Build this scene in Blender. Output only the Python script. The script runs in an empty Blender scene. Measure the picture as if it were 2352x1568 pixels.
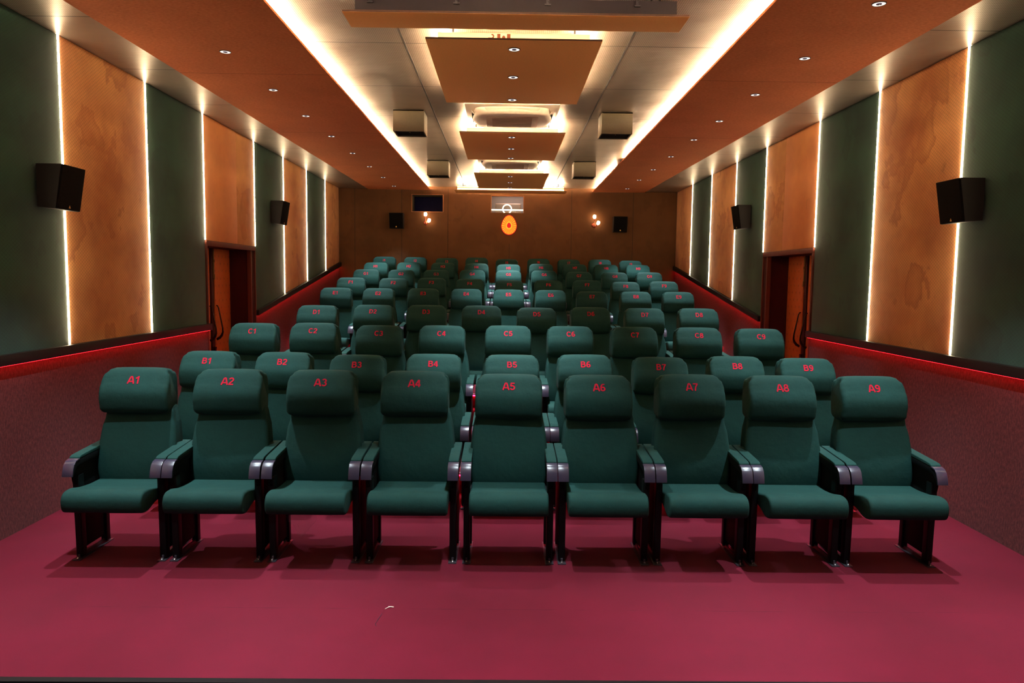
import bpy, bmesh, math, random
from mathutils import Vector, Matrix
random.seed(7)
PI = math.pi
S = bpy.context.scene
COL = S.collection
# ------------------------------------------------------------------ camera
CAM_H = 1.652
cd = bpy.data.cameras.new('camera'); cam = bpy.data.objects.new('camera', cd); COL.objects.link(cam)
cd.sensor_width = 36.0; cd.lens = 1689.8 / 2352 * 36.0; cd.clip_start = 0.05; cd.clip_end = 60
pit, rol, yaw = 0.0852, 0.0122, 0.0105
fwd = Vector((math.sin(yaw) * math.cos(pit), math.cos(yaw) * math.cos(pit), -math.sin(pit)))
right = fwd.cross(Vector((0, 0, 1))).normalized(); up = right.cross(fwd)
c_, s_ = math.cos(rol), math.sin(rol)
r2 = c_ * right + s_ * up; u2 = -s_ * right + c_ * up
M = Matrix((r2, u2, -fwd)).transposed().to_4x4(); M.translation = Vector((-0.045, 0, CAM_H))
cam.matrix_world = M
S.camera = cam
# ------------------------------------------------------------------ world, exposure
w = bpy.data.worlds.new('world'); S.world = w; w.use_nodes = True
w.node_tree.nodes['Background'].inputs[0].default_value = (0.62, 0.66, 0.9, 1)
w.node_tree.nodes['Background'].inputs[1].default_value = 0.10
S.view_settings.view_transform = 'Standard'; S.view_settings.look = 'None'
S.view_settings.exposure = 0.0; S.view_settings.gamma = 1.0; S.view_settings.use_curve_mapping = False
# light levels
E_WALL, E_COVE, E_BOARD, E_RED, E_STEP = 42.0, 330.0, 1300.0, 26.0, 30.0
P_SIDE, P_MID = 400.0, 370.0
SPOT_ANGLE = math.radians(64)

# ------------------------------------------------------------------ materials
def s2l(c):
    c = c / 255.0
    return c / 12.92 if c <= 0.04045 else ((c + 0.055) / 1.055) ** 2.4
def rgb(r, g, b): return (s2l(r), s2l(g), s2l(b), 1)
MATS = {}
class NT:
    def __init__(s, name):
        m = bpy.data.materials.new(name); m.use_nodes = True; s.m = m; s.t = m.node_tree; s.p = s.t.nodes['Principled BSDF']
    def n(s, typ, **kw):
        nd = s.t.nodes.new(typ)
        for k, v in kw.items(): setattr(nd, k, v)
        return nd
    def l(s, a, b): s.t.links.new(a, b)
    def val(s, sock, v):
        if hasattr(v, 'node'): s.l(v, sock)
        else: sock.default_value = v
    def math(s, op, a, b=0.0, c=None):
        nd = s.n('ShaderNodeMath', operation=op); s.val(nd.inputs[0], a); s.val(nd.inputs[1], b)
        if c is not None: s.val(nd.inputs[2], c)
        return nd.outputs[0]
    def xyz(s):
        tc = s.n('ShaderNodeTexCoord'); sp = s.n('ShaderNodeSeparateXYZ'); s.l(tc.outputs['Object'], sp.inputs[0])
        return tc.outputs['Object'], sp.outputs[0], sp.outputs[1], sp.outputs[2]
    def noise(s, vec, scale, detail=3, rough=0.55, vscale=None):
        if vscale:
            mp = s.n('ShaderNodeMapping'); mp.inputs['Scale'].default_value = vscale; s.l(vec, mp.inputs[0]); vec = mp.outputs[0]
        nd = s.n('ShaderNodeTexNoise'); s.l(vec, nd.inputs['Vector']); nd.inputs['Scale'].default_value = scale
        nd.inputs['Detail'].default_value = detail; nd.inputs['Roughness'].default_value = rough
        return nd.outputs[0]
    def ramp(s, f, stops):
        nd = s.n('ShaderNodeValToRGB'); s.l(f, nd.inputs[0]); cr = nd.color_ramp
        cr.elements[0].position, cr.elements[0].color = stops[0]; cr.elements[1].position, cr.elements[1].color = stops[-1]
        for p, c in stops[1:-1]:
            e = cr.elements.new(p); e.color = c
        return nd.outputs[0]
    def mix(s, f, a, b, mode='MIX'):
        nd = s.n('ShaderNodeMix', data_type='RGBA', blend_type=mode); s.val(nd.inputs[0], f); s.val(nd.inputs[6], a); s.val(nd.inputs[7], b)
        return nd.outputs[2]
    def bump(s, h, strength=0.3, dist=0.002):
        nd = s.n('ShaderNodeBump'); nd.inputs['Strength'].default_value = strength; nd.inputs['Distance'].default_value = dist
        s.l(h, nd.inputs['Height']); s.l(nd.outputs[0], s.p.inputs['Normal'])
    def base(s, v): s.val(s.p.inputs['Base Color'], v)
    def set(s, rough=0.6, metal=0.0, spec=0.5, sheen=0.0):
        s.p.inputs['Roughness'].default_value = rough; s.p.inputs['Metallic'].default_value = metal
        s.p.inputs['Specular IOR Level'].default_value = spec
        if sheen:
            s.p.inputs['Sheen Weight'].default_value = sheen
def g(v): return (v, v, v, 1)
def plain(name, col, rough=0.5, metal=0.0, spec=0.5, var=0.12, scale=60):
    k = NT(name); o, x, y, z = k.xyz(); n = k.noise(o, scale)
    k.base(k.mix(1.0, col, k.ramp(n, [(0.3, g(1 - var)), (0.7, g(1 + 0.0))]), 'MULTIPLY')); k.set(rough, metal, spec); return k.m
def emit(name, col, strength):
    m = bpy.data.materials.new(name); m.use_nodes = True; t = m.node_tree; t.nodes.clear()
    e = t.nodes.new('ShaderNodeEmission'); e.inputs[0].default_value = col; e.inputs[1].default_value = strength
    o = t.nodes.new('ShaderNodeOutputMaterial'); t.links.new(e.outputs[0], o.inputs[0]); return m

def fabric_seat():
    k = NT('teal_green_seat_fabric'); o, x, y, z = k.xyz()
    w1 = k.noise(o, 700, 2, 0.6); w2 = k.noise(o, 9, 3)
    c = k.ramp(w1, [(0.3, rgb(8, 42, 39)), (0.7, rgb(20, 65, 59))])
    c = k.mix(1.0, c, k.ramp(w2, [(0.3, g(0.82)), (0.7, g(1.0))]), 'MULTIPLY')
    k.base(c); k.set(0.85, 0, 0.22)
    h = k.math('ADD', k.math('MULTIPLY', w1, 0.25), k.math('MULTIPLY', k.noise(o, 22, 4), 1.6))
    k.bump(h, 0.5, 0.004); return k.m
def diamond(k, a, b, p=0.036, wd=0.0015, ratio=1.4):
    u = k.math('ADD', a, k.math('MULTIPLY', b, ratio)); v = k.math('SUBTRACT', a, k.math('MULTIPLY', b, ratio))
    r = []
    for q in (u, v):
        pp = k.math('PINGPONG', q, p / 2)
        r.append(k.math('SMOOTH_MIN', 1.0, k.math('DIVIDE', pp, wd * 2.0), 0.1))
    return k.math('MINIMUM', r[0], r[1])      # 0 on the quilting line, 1 elsewhere
def wall_fabric(name, lo, hi, stain, quilt=True, axis='y', rough=0.85, sheen=0.2):
    k = NT(name); o, x, y, z = k.xyz(); a = y if axis == 'y' else x
    n1 = k.noise(o, 1.3, 5, 0.6); n2 = k.noise(o, 260, 2)
    wv = k.noise(o, 2.2, 4, 0.6, vscale=(1, 1, 0.8))
    c = k.ramp(n1, [(0.3, lo), (0.62, hi)])
    st = k.ramp(wv, [(0.35, g(0)), (0.56, g(0)), (0.585, g(1)), (0.63, g(0.55)), (0.8, g(0))])
    c = k.mix(k.math('MULTIPLY', st, stain), c, lo, 'MIX')
    sc = k.ramp(k.noise(o, 5, 6, 0.7), [(0.66, g(1)), (0.74, g(0.72))])
    c = k.mix(1.0, c, sc, 'MULTIPLY')
    c = k.mix(1.0, c, k.ramp(n2, [(0.3, g(0.86)), (0.7, g(1.0))]), 'MULTIPLY')
    if quilt:
        d = diamond(k, a, z)
        c = k.mix(1.0, c, k.ramp(d, [(0.0, g(0.5)), (1.0, g(1))]), 'MULTIPLY')
        k.bump(d, 0.15, 0.003)
    k.base(c); k.set(rough, 0, 0.2, sheen); return k.m
def metal_deck(name, dx, dy, x0=0.0, y0=0.0, col=(0.48, 0.39, 0.32, 1), pitch=0.0135):
    k = NT(name); o, x, y, z = k.xyz()
    fx = k.math('SUBTRACT', k.math('FRACT', k.math('DIVIDE', k.math('ADD', x, 10), pitch)), 0.5)
    fy = k.math('SUBTRACT', k.math('FRACT', k.math('DIVIDE', y, pitch)), 0.5)
    rr = k.math('SQRT', k.math('ADD', k.math('MULTIPLY', fx, fx), k.math('MULTIPLY', fy, fy)))
    hole = k.math('GREATER_THAN', rr, 0.27)
    c = k.mix(1.0, col, k.ramp(hole, [(0.0, g(0.3)), (1.0, g(1))]), 'MULTIPLY')
    c = k.mix(1.0, c, k.ramp(k.noise(o, 1.5, 4), [(0.3, g(0.8)), (0.7, g(1.0))]), 'MULTIPLY')
    ly = k.math('PINGPONG', k.math('SUBTRACT', y, y0), dy / 2)
    sm = k.math('GREATER_THAN', ly, 0.005)
    if dx: sm = k.math('MINIMUM', sm, k.math('GREATER_THAN', k.math('PINGPONG', k.math('ADD', x, x0), dx / 2), 0.007))
    c = k.mix(1.0, c, k.ramp(sm, [(0.0, g(0.12)), (1.0, g(1))]), 'MULTIPLY')
    k.base(c); k.set(0.38, 0.7, 0.5)
    k.bump(k.noise(o, 2.2, 3), 0.5, 0.02); return k.m
def orange_felt():
    k = NT('burnt_orange_ceiling_felt'); o, x, y, z = k.xyz()
    n = k.noise(o, 40, 5, 0.7, vscale=(1, 2.2, 1)); n2 = k.noise(o, 2, 3)
    c = k.ramp(n, [(0.3, rgb(186, 104, 66)), (0.7, rgb(222, 136, 90))])
    c = k.mix(1.0, c, k.ramp(n2, [(0.3, g(0.86)), (0.7, g(1.0))]), 'MULTIPLY')
    ly = k.math('PINGPONG', k.math('SUBTRACT', y, 6.12), 1.2)
    c = k.mix(1.0, c, k.ramp(k.math('GREATER_THAN', ly, 0.004), [(0.0, g(0.4)), (1.0, g(1))]), 'MULTIPLY')
    k.base(c); k.set(0.9, 0, 0.1); return k.m
def carpet(name, lo, hi, seams=True):
    k = NT(name); o, x, y, z = k.xyz()
    n = k.noise(o, 420, 2, 0.6); n2 = k.noise(o, 1.6, 5, 0.65)
    c = k.ramp(n, [(0.25, lo), (0.75, hi)])
    c = k.mix(1.0, c, k.ramp(n2, [(0.3, g(0.78)), (0.7, g(1.05))]), 'MULTIPLY')
    if seams:
        w_ = k.math('MULTIPLY', k.math('SUBTRACT', k.noise(o, 3, 2), 0.5), 0.02)
        d1 = k.math('ABSOLUTE', k.math('ADD', k.math('SUBTRACT', y, 3.56), w_))
        sm = k.math('GREATER_THAN', d1, k.math('MULTIPLY', k.math('SUBTRACT', k.noise(o, 6, 2), 0.42), 0.012))
        c = k.mix(1.0, c, k.ramp(sm, [(0.0, g(0.55)), (1.0, g(1))]), 'MULTIPLY')
    k.base(c); k.set(0.95, 0, 0.1, 0.08); k.bump(n, 0.5, 0.003); return k.m
def dado():
    k = NT('maroon_fibre_wall_carpet'); o, x, y, z = k.xyz()
    n = k.noise(o, 34, 5, 0.75, vscale=(1, 2.6, 1)); n3 = k.noise(o, 300, 2)
    c = k.ramp(n, [(0.34, rgb(68, 29, 31)), (0.5, rgb(88, 38, 40)), (0.68, rgb(112, 57, 54))])
    c = k.mix(1.0, c, k.ramp(n3, [(0.3, g(0.8)), (0.7, g(1.05))]), 'MULTIPLY')
    k.base(c); k.set(0.95, 0, 0.1, 0.05); k.bump(n, 0.4, 0.004); return k.m
def vinyl():
    k = NT('orange_tufted_vinyl'); o, x, y, z = k.xyz()
    # buttons on a staggered grid
    py, pz = 0.11, 0.17
    def cell(oy, oz):
        fy = k.math('MULTIPLY', k.math('SUBTRACT', k.math('FRACT', k.math('DIVIDE', k.math('ADD', y, oy), py)), 0.5), py)
        fz = k.math('MULTIPLY', k.math('SUBTRACT', k.math('FRACT', k.math('DIVIDE', k.math('ADD', z, oz), pz)), 0.5), pz)
        return k.math('SQRT', k.math('ADD', k.math('MULTIPLY', fy, fy), k.math('MULTIPLY', fz, fz)))
    d = k.math('MINIMUM', cell(0, 0), cell(py / 2, pz / 2)); d = k.math('MINIMUM', k.math('DIVIDE', d, 0.022), 1.0)
    k.base(k.mix(1.0, rgb(214, 108, 50), k.ramp(d, [(0.0, g(0.25)), (0.3, g(0.8)), (1.0, g(1))]), 'MULTIPLY'))
    k.set(0.45, 0, 0.4); k.bump(d, 0.7, 0.006); return k.m

MATS['seat'] = fabric_seat()
MATS['digit'] = plain('red_thread', rgb(178, 6, 42), 0.8, 0, 0.2, 0.1, 400)
MATS['armcap'] = plain('grey_violet_plastic', rgb(52, 46, 62), 0.3, 0, 0.5, 0.1, 200)
MATS['blackmetal'] = plain('black_enamel_steel', rgb(5, 9, 9), 0.45, 0.0, 0.2, 0.2, 30)
MATS['blackpanel'] = plain('black_green_panel', rgb(6, 10, 10), 0.7, 0, 0.12, 0.2, 60)
MATS['shell'] = plain('black_plastic', rgb(20, 22, 24), 0.5)
MATS['foot'] = plain('grey_foot_steel', rgb(78, 74, 82), 0.35, 0.6)
MATS['bolt'] = plain('bright_bolt', rgb(190, 190, 195), 0.25, 0.9)
MATS['panel_orange'] = wall_fabric('orange_quilted_velvet', rgb(196, 118, 66), rgb(250, 178, 108), 0.6)
MATS['panel_plain'] = wall_fabric('plain_orange_velvet', rgb(224, 136, 74), rgb(246, 162, 92), 0.15, False)
MATS['panel_green'] = wall_fabric('green_quilted_velvet', rgb(24, 52, 42), rgb(42, 82, 64), 0.5)
MATS['back'] = wall_fabric('brown_quilted_velvet', rgb(84, 52, 28), rgb(106, 68, 38), 0.4, True, 'x')
MATS['deck'] = metal_deck('perforated_metal_tile', 0, 1.2, 0, 5.48)
MATS['edge_deck'] = metal_deck('perforated_metal_strip', 0, 1.2, 0, 4.9)
MATS['felt'] = orange_felt()
MATS['carpet'] = carpet('crimson_carpet', rgb(80, 5, 24), rgb(110, 11, 38))
MATS['dado'] = dado()
MATS['vinyl'] = vinyl()
MATS['board'] = plain('tan_orange_board', rgb(255, 180, 108), 0.8, 0, 0.2, 0.1, 90)
MATS['board_edge'] = plain('brown_board_edge', rgb(88, 60, 50), 0.8)
MATS['frame_wood'] = plain('pale_packing_wood', rgb(232, 206, 168), 0.7, 0, 0.3, 0.2, 12)
MATS['mark'] = plain('brown_stencil_ink', rgb(96, 44, 18), 0.8)
MATS['frame_dark'] = plain('unlit_purple_grey', rgb(40, 31, 40), 0.6, 0, 0.3, 0.2, 12)  # unlit look of the nearest board's frame put into the colour; cove sides reuse it
MATS['rail'] = plain('black_rail', rgb(14, 9, 10), 0.55, 0, 0.2)
MATS['maroon'] = plain('maroon_paint', rgb(62, 14, 14), 0.6, 0, 0.2)
MATS['reddish'] = plain('red_brown_frame_paint', rgb(108, 48, 36), 0.5, 0, 0.4)
MATS['dark'] = plain('dark_backing', rgb(26, 20, 18), 0.9)
MATS['spk_side'] = plain('dark_brown_cabinet', rgb(26, 16, 14), 0.6, 0, 0.3)
MATS['spk_grille'] = plain('black_speaker_cloth', rgb(12, 9, 8), 0.9, 0, 0.1, 0.4, 500)
MATS['gold'] = plain('gold_badge', rgb(220, 160, 80), 0.3, 0.8)
MATS['beige'] = plain('beige_grey_cabinet', rgb(88, 78, 60), 0.45, 0.1, 0.4)
MATS['ac'] = plain('cream_white_plastic', rgb(236, 216, 196), 0.4, 0, 0.5, 0.04)
MATS['ac_grille'] = plain('grey_beige_grille', rgb(190, 160, 140), 0.6)
MATS['chrome'] = plain('chrome', rgb(220, 220, 225), 0.12, 1.0)
MATS['lens'] = plain('blue_grey_lens', rgb(110, 112, 150), 0.2, 0.3)
MATS['copper'] = plain('copper_pink_metal', rgb(206, 110, 86), 0.35, 0.7)
MATS['hardware'] = plain('aged_brass_hardware', rgb(170, 130, 84), 0.35, 0.7)
MATS['handle'] = plain('dark_bronze_handle', rgb(60, 36, 30), 0.25, 0.8)
MATS['alu'] = plain('aluminium_nosing', rgb(205, 170, 185), 0.3, 0.7)
MATS['booth'] = plain('booth_grey_wall', rgb(150, 132, 128), 0.8)
MATS['casing'] = plain('projector_casing', rgb(196, 150, 124), 0.5)
MATS['navy'] = plain('navy_dark_room_pane', rgb(20, 18, 62), 0.5, 0, 0.1)  # the dark room beyond the glass is put into this colour
MATS['metal_frame'] = plain('bronze_window_frame', rgb(170, 112, 76), 0.4, 0.5)
MATS['e_warm'] = emit('warm_white_led', (1.0, 0.79, 0.48, 1), E_WALL)
MATS['e_cove'] = emit('cove_led', (1.0, 0.72, 0.42, 1), E_COVE)
MATS['e_board'] = emit('board_led', (1.0, 0.72, 0.42, 1), E_BOARD)
MATS['e_frame_fill'] = emit('frame_fill_glow', (1.0, 0.72, 0.42, 1), E_BOARD * 0.06)
MATS['e_red'] = emit('red_led', (1.0, 0.012, 0.02, 1), E_RED)
MATS['e_step'] = emit('red_step_led', (1.0, 0.01, 0.04, 1), E_STEP)
MATS['e_bulb'] = emit('frosted_bulb', (1.0, 0.66, 0.36, 1), 26.0)
MATS['e_spot'] = emit('downlight_reflector_glow', (1.0, 0.9, 0.78, 1), 1.6)
MATS['e_ring'] = emit('ring_tube_glow', (1.0, 0.97, 0.72, 1), 3.0)
MATS['e_booth'] = emit('booth_ceiling_light', (0.95, 1.0, 0.92, 1), 2.2)
MATS['egg_y'] = emit('glowing_amber_petal', (1.0, 0.42, 0.03, 1), 1.3)
MATS['egg_o'] = emit('glowing_orange_shade', (1.0, 0.22, 0.02, 1), 1.05)
MATS['egg_r'] = emit('glowing_red_rim', (0.9, 0.02, 0.02, 1), 1.0)
def glass(name, tint, alpha=0.15):
    m = bpy.data.materials.new(name); m.use_nodes = True; p = m.node_tree.nodes['Principled BSDF']
    p.inputs['Base Color'].default_value = tint; p.inputs['Roughness'].default_value = 0.03; p.inputs['Alpha'].default_value = alpha
    return m
MATS['glass'] = glass('clear_pane', (0.9, 0.9, 0.95, 1), 0.12)
MATS['film'] = glass('clear_wrapping_film', (0.85, 0.75, 0.8, 1), 0.13)
MATS['film'].node_tree.nodes['Principled BSDF'].inputs['Roughness'].default_value = 0.25

# ------------------------------------------------------------------ geometry helpers
class G:
    def __init__(s): s.v = []; s.f = []
    def add(s, vs, fs):
        o = len(s.v); s.v += [tuple(p) for p in vs]; s.f += [tuple(i + o for i in q) for q in fs]; return s
    def box(s, x0, x1, y0, y1, z0, z1):
        x0, x1 = min(x0, x1), max(x0, x1); y0, y1 = min(y0, y1), max(y0, y1); z0, z1 = min(z0, z1), max(z0, z1)
        return s.add([(x0, y0, z0), (x1, y0, z0), (x1, y1, z0), (x0, y1, z0), (x0, y0, z1), (x1, y0, z1), (x1, y1, z1), (x0, y1, z1)],
                     [(3, 2, 1, 0), (4, 5, 6, 7), (0, 1, 5, 4), (1, 2, 6, 5), (2, 3, 7, 6), (3, 0, 4, 7)])
    def prism(s, poly, a, b, axis):       # poly in the other two coordinates (in order x,y,z minus axis), extruded a..b
        n = len(poly)
        def P(q, t): return (t, q[0], q[1]) if axis == 'x' else ((q[0], t, q[1]) if axis == 'y' else (q[0], q[1], t))
        return s.add([P(q, a) for q in poly] + [P(q, b) for q in poly],
                     [tuple(range(n)), tuple(range(2 * n - 1, n - 1, -1))] + [(i, i + n, (i + 1) % n + n, (i + 1) % n) for i in range(n)])
    def rings(s, rs, caps=True):
        n = len(rs[0]); vs = [p for r in rs for p in r]
        fs = [(j * n + i, j * n + (i + 1) % n, (j + 1) * n + (i + 1) % n, (j + 1) * n + i) for j in range(len(rs) - 1) for i in range(n)]
        if caps: fs += [tuple(range(n - 1, -1, -1)), tuple(range((len(rs) - 1) * n, len(rs) * n))]
        return s.add(vs, fs)
    def lathe(s, prof, c, axis='z', n=24, caps=True):   # prof: (radius, height)
        rs = []
        for r, h in prof:
            ring = []
            for i in range(n):
                a = 2 * PI * i / n; u, v = r * math.cos(a), r * math.sin(a)
                ring.append((c[0] + u, c[1] + v, c[2] + h) if axis == 'z' else ((c[0] + u, c[1] + h, c[2] + v) if axis == 'y' else (c[0] + h, c[1] + u, c[2] + v)))
            rs.append(ring)
        return s.rings(rs, caps)
    def tube(s, pts, r, n=8, caps=True):
        pts = [Vector(p) for p in pts]; rs = []; prev = None
        for i, p in enumerate(pts):
            d = (pts[min(i + 1, len(pts) - 1)] - pts[max(i - 1, 0)]).normalized()
            if prev is None: u = d.orthogonal().normalized()
            else: u = (prev - prev.dot(d) * d).normalized()
            prev = u; v = d.cross(u); rad = r[i] if isinstance(r, (list, tuple)) else r
            rs.append([tuple(p + rad * (math.cos(2 * PI * k / n) * u + math.sin(2 * PI * k / n) * v)) for k in range(n)])
        return s.rings(rs, caps)
ORG = {}
def build(name, geo, mat, parent=None, bevel=0.0, seg=2, smooth=None, local=False):
    me = bpy.data.meshes.new(name)
    off = Vector((0, 0, 0)) if (parent is None or local) else ORG.get(parent.name, Vector((0, 0, 0)))
    me.from_pydata([tuple(Vector(v) - off) for v in geo.v], [], geo.f)
    bm = bmesh.new(); bm.from_mesh(me)
    bmesh.ops.recalc_face_normals(bm, faces=bm.faces)
    if bevel > 0:
        es = [e for e in bm.edges if len(e.link_faces) == 2 and e.calc_face_angle(0) > 0.6]
        bmesh.ops.bevel(bm, geom=es, offset=bevel, segments=seg, profile=0.6, affect='EDGES', clamp_overlap=True)
    bm.to_mesh(me); bm.free()
    if smooth or bevel > 0:
        me.shade_smooth()
        me.set_sharp_from_angle(angle=math.radians(smooth or 38))
    me.materials.append(MATS[mat] if isinstance(mat, str) else mat)
    o = bpy.data.objects.new(name, me); COL.objects.link(o)
    if parent is not None:
        o.parent = parent
        ORG[o.name] = off
    return o
def tag(o, label=None, cat=None, group=None, kind=None):
    if label: o['label'] = label
    if cat: o['category'] = cat
    if group: o['group'] = group
    if kind: o['kind'] = kind
    return o
def thing(name, loc, label, cat, group=None):
    o = bpy.data.objects.new(name, None); COL.objects.link(o); o.location = loc; o.empty_display_size = 0.1
    ORG[o.name] = Vector(loc); return tag(o, label, cat, group)
def struct(name, geo, mat, label, cat, **kw):
    return tag(build(name, geo, mat, **kw), label, cat, kind='structure')
ORD = ['first', 'second', 'third', 'fourth', 'fifth', 'sixth', 'seventh', 'eighth', 'ninth', 'tenth', 'eleventh', 'twelfth']

# ------------------------------------------------------------------ room dimensions
W = 3.146; YB = 13.86; HC = 3.29; HD = 3.335; YF = 0.6
ROW_Y = dict(A=4.419, B=5.42, C=6.438, D=7.548, E=9.643, F=10.591, G=11.633, H=12.599, I=13.45)
ROW_Z = dict(A=0.0, B=0.006, C=0.16, D=0.288, E=0.43, F=0.562, G=0.70, H=0.83, I=0.941)
RISER = [(5.54, 'C'), (6.56, 'D'), (7.70, 'E'), (9.76, 'F'), (10.69, 'G'), (11.74, 'H'), (12.70, 'I')]
WIN1 = (-1.79, -1.215, 2.875, 3.185); WIN2 = (-0.32, 0.288, 2.872, 3.184)

# floor
fl = struct('floor', G().box(-W - 0.1, W + 0.1, 2.904, YB, -0.12, 0.0), 'carpet', 'crimson carpeted auditorium floor', 'floor')
zp = 0.0
for i, (y, r) in enumerate(RISER):
    z = ROW_Z[r]
    build('step', G().box(-W, W, y, YB, zp, z), 'carpet', fl)
    zp = z
struct('trim_1', G().box(-W - 0.1, W + 0.1, 2.87, 2.904, -0.12, 0.004), 'rail', 'black edge strip along the front of the red carpet', 'trim')
struct('floor_front', G().box(-W - 0.1, W + 0.1, -2.0, 2.87, -0.12, -0.02), 'dark', 'dark floor in front of the carpet edge', 'floor')
zp = 0.0
for i, (y, r) in enumerate(RISER):
    z = ROW_Z[r]
    struct('trim_%d' % (i + 2), G().box(-W + 0.002, W - 0.002, y - 0.022, y + 0.02, z, z + 0.006).box(-W + 0.002, W - 0.002, y - 0.022, y - 0.016, z - 0.004, z),
           'alu', 'pale metal nosing on the edge of the %s step up from the front' % ORD[i], 'step edge')
    gg = G().box(-W + 0.004, W - 0.004, y - 0.012, y - 0.002, z - 0.018, z - 0.005)
    t = tag(build('led_strip', gg, 'e_step'), 'red light strip under the nosing of the %s step from the front' % ORD[i], 'light strip', 'red step light strips')
    zp = z

# ------------------------------------------------------------------ side walls
STRIPS = {-1: [1.65, 2.85, 4.05, 5.26, 6.49, 7.69, 9.22, 10.42, 11.62, 12.81], 1: [1.6, 2.8, 4.0, 5.21, 6.42, 7.62, 9.14, 10.31, 11.54, 12.72]}
DOOR = {-1: (7.71, 9.205), 1: (7.64, 9.125)}
DZ = 2.0
for sgn, side in ((-1, 'left'), (1, 'right')):
    X = sgn * W; d0, d1 = DOOR[sgn]
    # rail height (bottom edge) along the wall
    def rb(y): return 1.08 if y <= d0 + 0.02 else 1.157 + (y - d1) * (1.845 - 1.157) / (YB - d1)
    g_ = G().box(X + sgn * 0.03, X + sgn * 0.5, -2, d0, -0.12, 3.5).box(X + sgn * 0.03, X + sgn * 0.5, d1, YB + 0.3, -0.12, 3.5).box(X + sgn * 0.03, X + sgn * 0.5, d0, d1, DZ, 3.5)
    wl = struct('wall_' + side, g_, 'dark', '%s side wall of quilted orange and green panels over maroon carpet' % side, 'wall')
    # carpeted lower wall
    build('wall_carpet', G().box(X, X + sgn * 0.03, -2, d0, -0.12, 1.13), 'dado', wl)
    build('wall_carpet', G().prism([(d1, -0.1), (YB, -0.1), (YB, rb(YB) + 0.05), (d1, rb(d1) + 0.05)], X, X + sgn * 0.03, 'x'), 'dado', wl)
    ys = [-2.0] + STRIPS[sgn] + [YB]
    kinds = ['orange', 'green', 'orange', 'green', 'orange', 'green', 'door', 'green', 'orange', 'green', 'orange']
    for i in range(len(ys) - 1):
        a, b = ys[i] + 0.0105, ys[i + 1] - 0.0105; kd = kinds[i]
        if kd == 'door':
            split = (8.62 if sgn < 0 else 8.52)
            parts_ = [(a, split - 0.001, 'panel_plain'), (split + 0.001, b, 'panel_orange')]
            for (p, q, mt) in parts_:
                build('acoustic_panel', G().box(X, X + sgn * 0.035, p, q, DZ + 0.012, HC - 0.002), mt, wl, 0.003)
        else:
            zb0, zb1 = (1.13, 1.13) if b <= d0 + 0.1 else (rb(a) + 0.05, rb(b) + 0.05)
            build('acoustic_panel', G().prism([(a, zb0), (b, zb1), (b, HC - 0.002), (a, HC - 0.002)], X, X + sgn * 0.035, 'x'), 'panel_' + kd, wl, 0.003)
    for j, y in enumerate(STRIPS[sgn]):
        if abs(y - d0) < 0.1 or abs(y - d1) < 0.1: zb = DZ + 0.015
        else: zb = rb(y) + 0.07
        gg = G().prism([(y - 0.0095, X + sgn * 0.02), (y - 0.009, X + sgn * 0.0), (y - 0.004, X - sgn * 0.005), (y + 0.004, X - sgn * 0.005), (y + 0.009, X + sgn * 0.0), (y + 0.0095, X + sgn * 0.02)], zb, HC - 0.003, 'z')
        gg.v = [(v[1], v[0], v[2]) for v in gg.v]
        if j < 3: lb = 'vertical warm white light strip on %s wall outside the view, number %s from the stage' % (side, ORD[j])
        else: lb = 'vertical warm white light strip on the %s wall, %s from the front' % (side, ORD[j - 3])
        tag(build('led_strip', gg, 'e_warm'), lb, 'light strip', 'vertical light strips on the side walls')
    # rails
    struct('trim_%d' % (10 if sgn < 0 else 12), G().box(X, X - sgn * 0.042, -2, d0 + 0.015, 1.078, 1.146), 'rail', 'black rail on the %s wall in front of the door' % side, 'rail', bevel=0.003)
    struct('trim_%d' % (11 if sgn < 0 else 13), G().prism([(d1 - 0.01, rb(d1)), (YB, rb(YB)), (YB, rb(YB) + 0.078), (d1 - 0.01, rb(d1) + 0.066)], X, X - sgn * 0.042, 'x'), 'rail',
           'black rail sloping up along the %s wall behind the door' % side, 'rail', bevel=0.003)
    tag(build('led_strip', G().box(X - sgn * 0.024, X - sgn * 0.034, -1.9, d0 - 0.02, 1.0765, 1.0778), 'e_red'), 'red light strip under the level black rail on the %s wall' % side, 'light strip', 'red light strips under the rails')
    tag(build('led_strip', G().prism([(d1 + 0.03, rb(d1) + 0.0025), (YB - 0.03, rb(YB) - 0.0065), (YB - 0.03, rb(YB) - 0.003), (d1 + 0.03, rb(d1) + 0.006)], X - sgn * 0.024, X - sgn * 0.034, 'x'), 'e_red'),
        'red light strip under the sloping black rail on the %s wall' % side, 'light strip', 'red light strips under the rails')
    # door alcove
    xo = sgn * 3.40; y0, y1 = d0 + 0.02, d1 - 0.175; fz = ROW_Z['D']
    dr = tag(build('door_%d' % (1 if sgn < 0 else 2), G().box(xo + sgn * 0.06, xo + sgn * 0.09, d0, d1, 0.0, 2.3), 'dark'), 'orange padded double door in an alcove of the %s wall' % side, 'door', kind='structure')
    fr = G().box(X - sgn * 0.008, X + sgn * 0.04, d0, d1, 1.955, DZ + 0.01)
    fr.box(X - sgn * 0.008, X + sgn * 0.04, d0, d0 + 0.02, fz, 1.955).box(X - sgn * 0.008, X + sgn * 0.04, y1, y1 + 0.022, fz, 1.955)
    fr.box(X - sgn * 0.008, X + sgn * 0.04, d1 - 0.018, d1, fz, 1.955)
    build('door_frame', fr, 'reddish', dr, 0.002)
    lin = G().box(X + sgn * 0.01, X + sgn * 0.3, y1 + 0.01, d1 - 0.01, fz, 1.96)
    lin.box(X + sgn * 0.02, X + sgn * 0.3, d0 - 0.01, d0 + 0.015, fz, 1.96).box(X + sgn * 0.02, X + sgn * 0.35, d0, d1, 1.957, 1.99)
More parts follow.
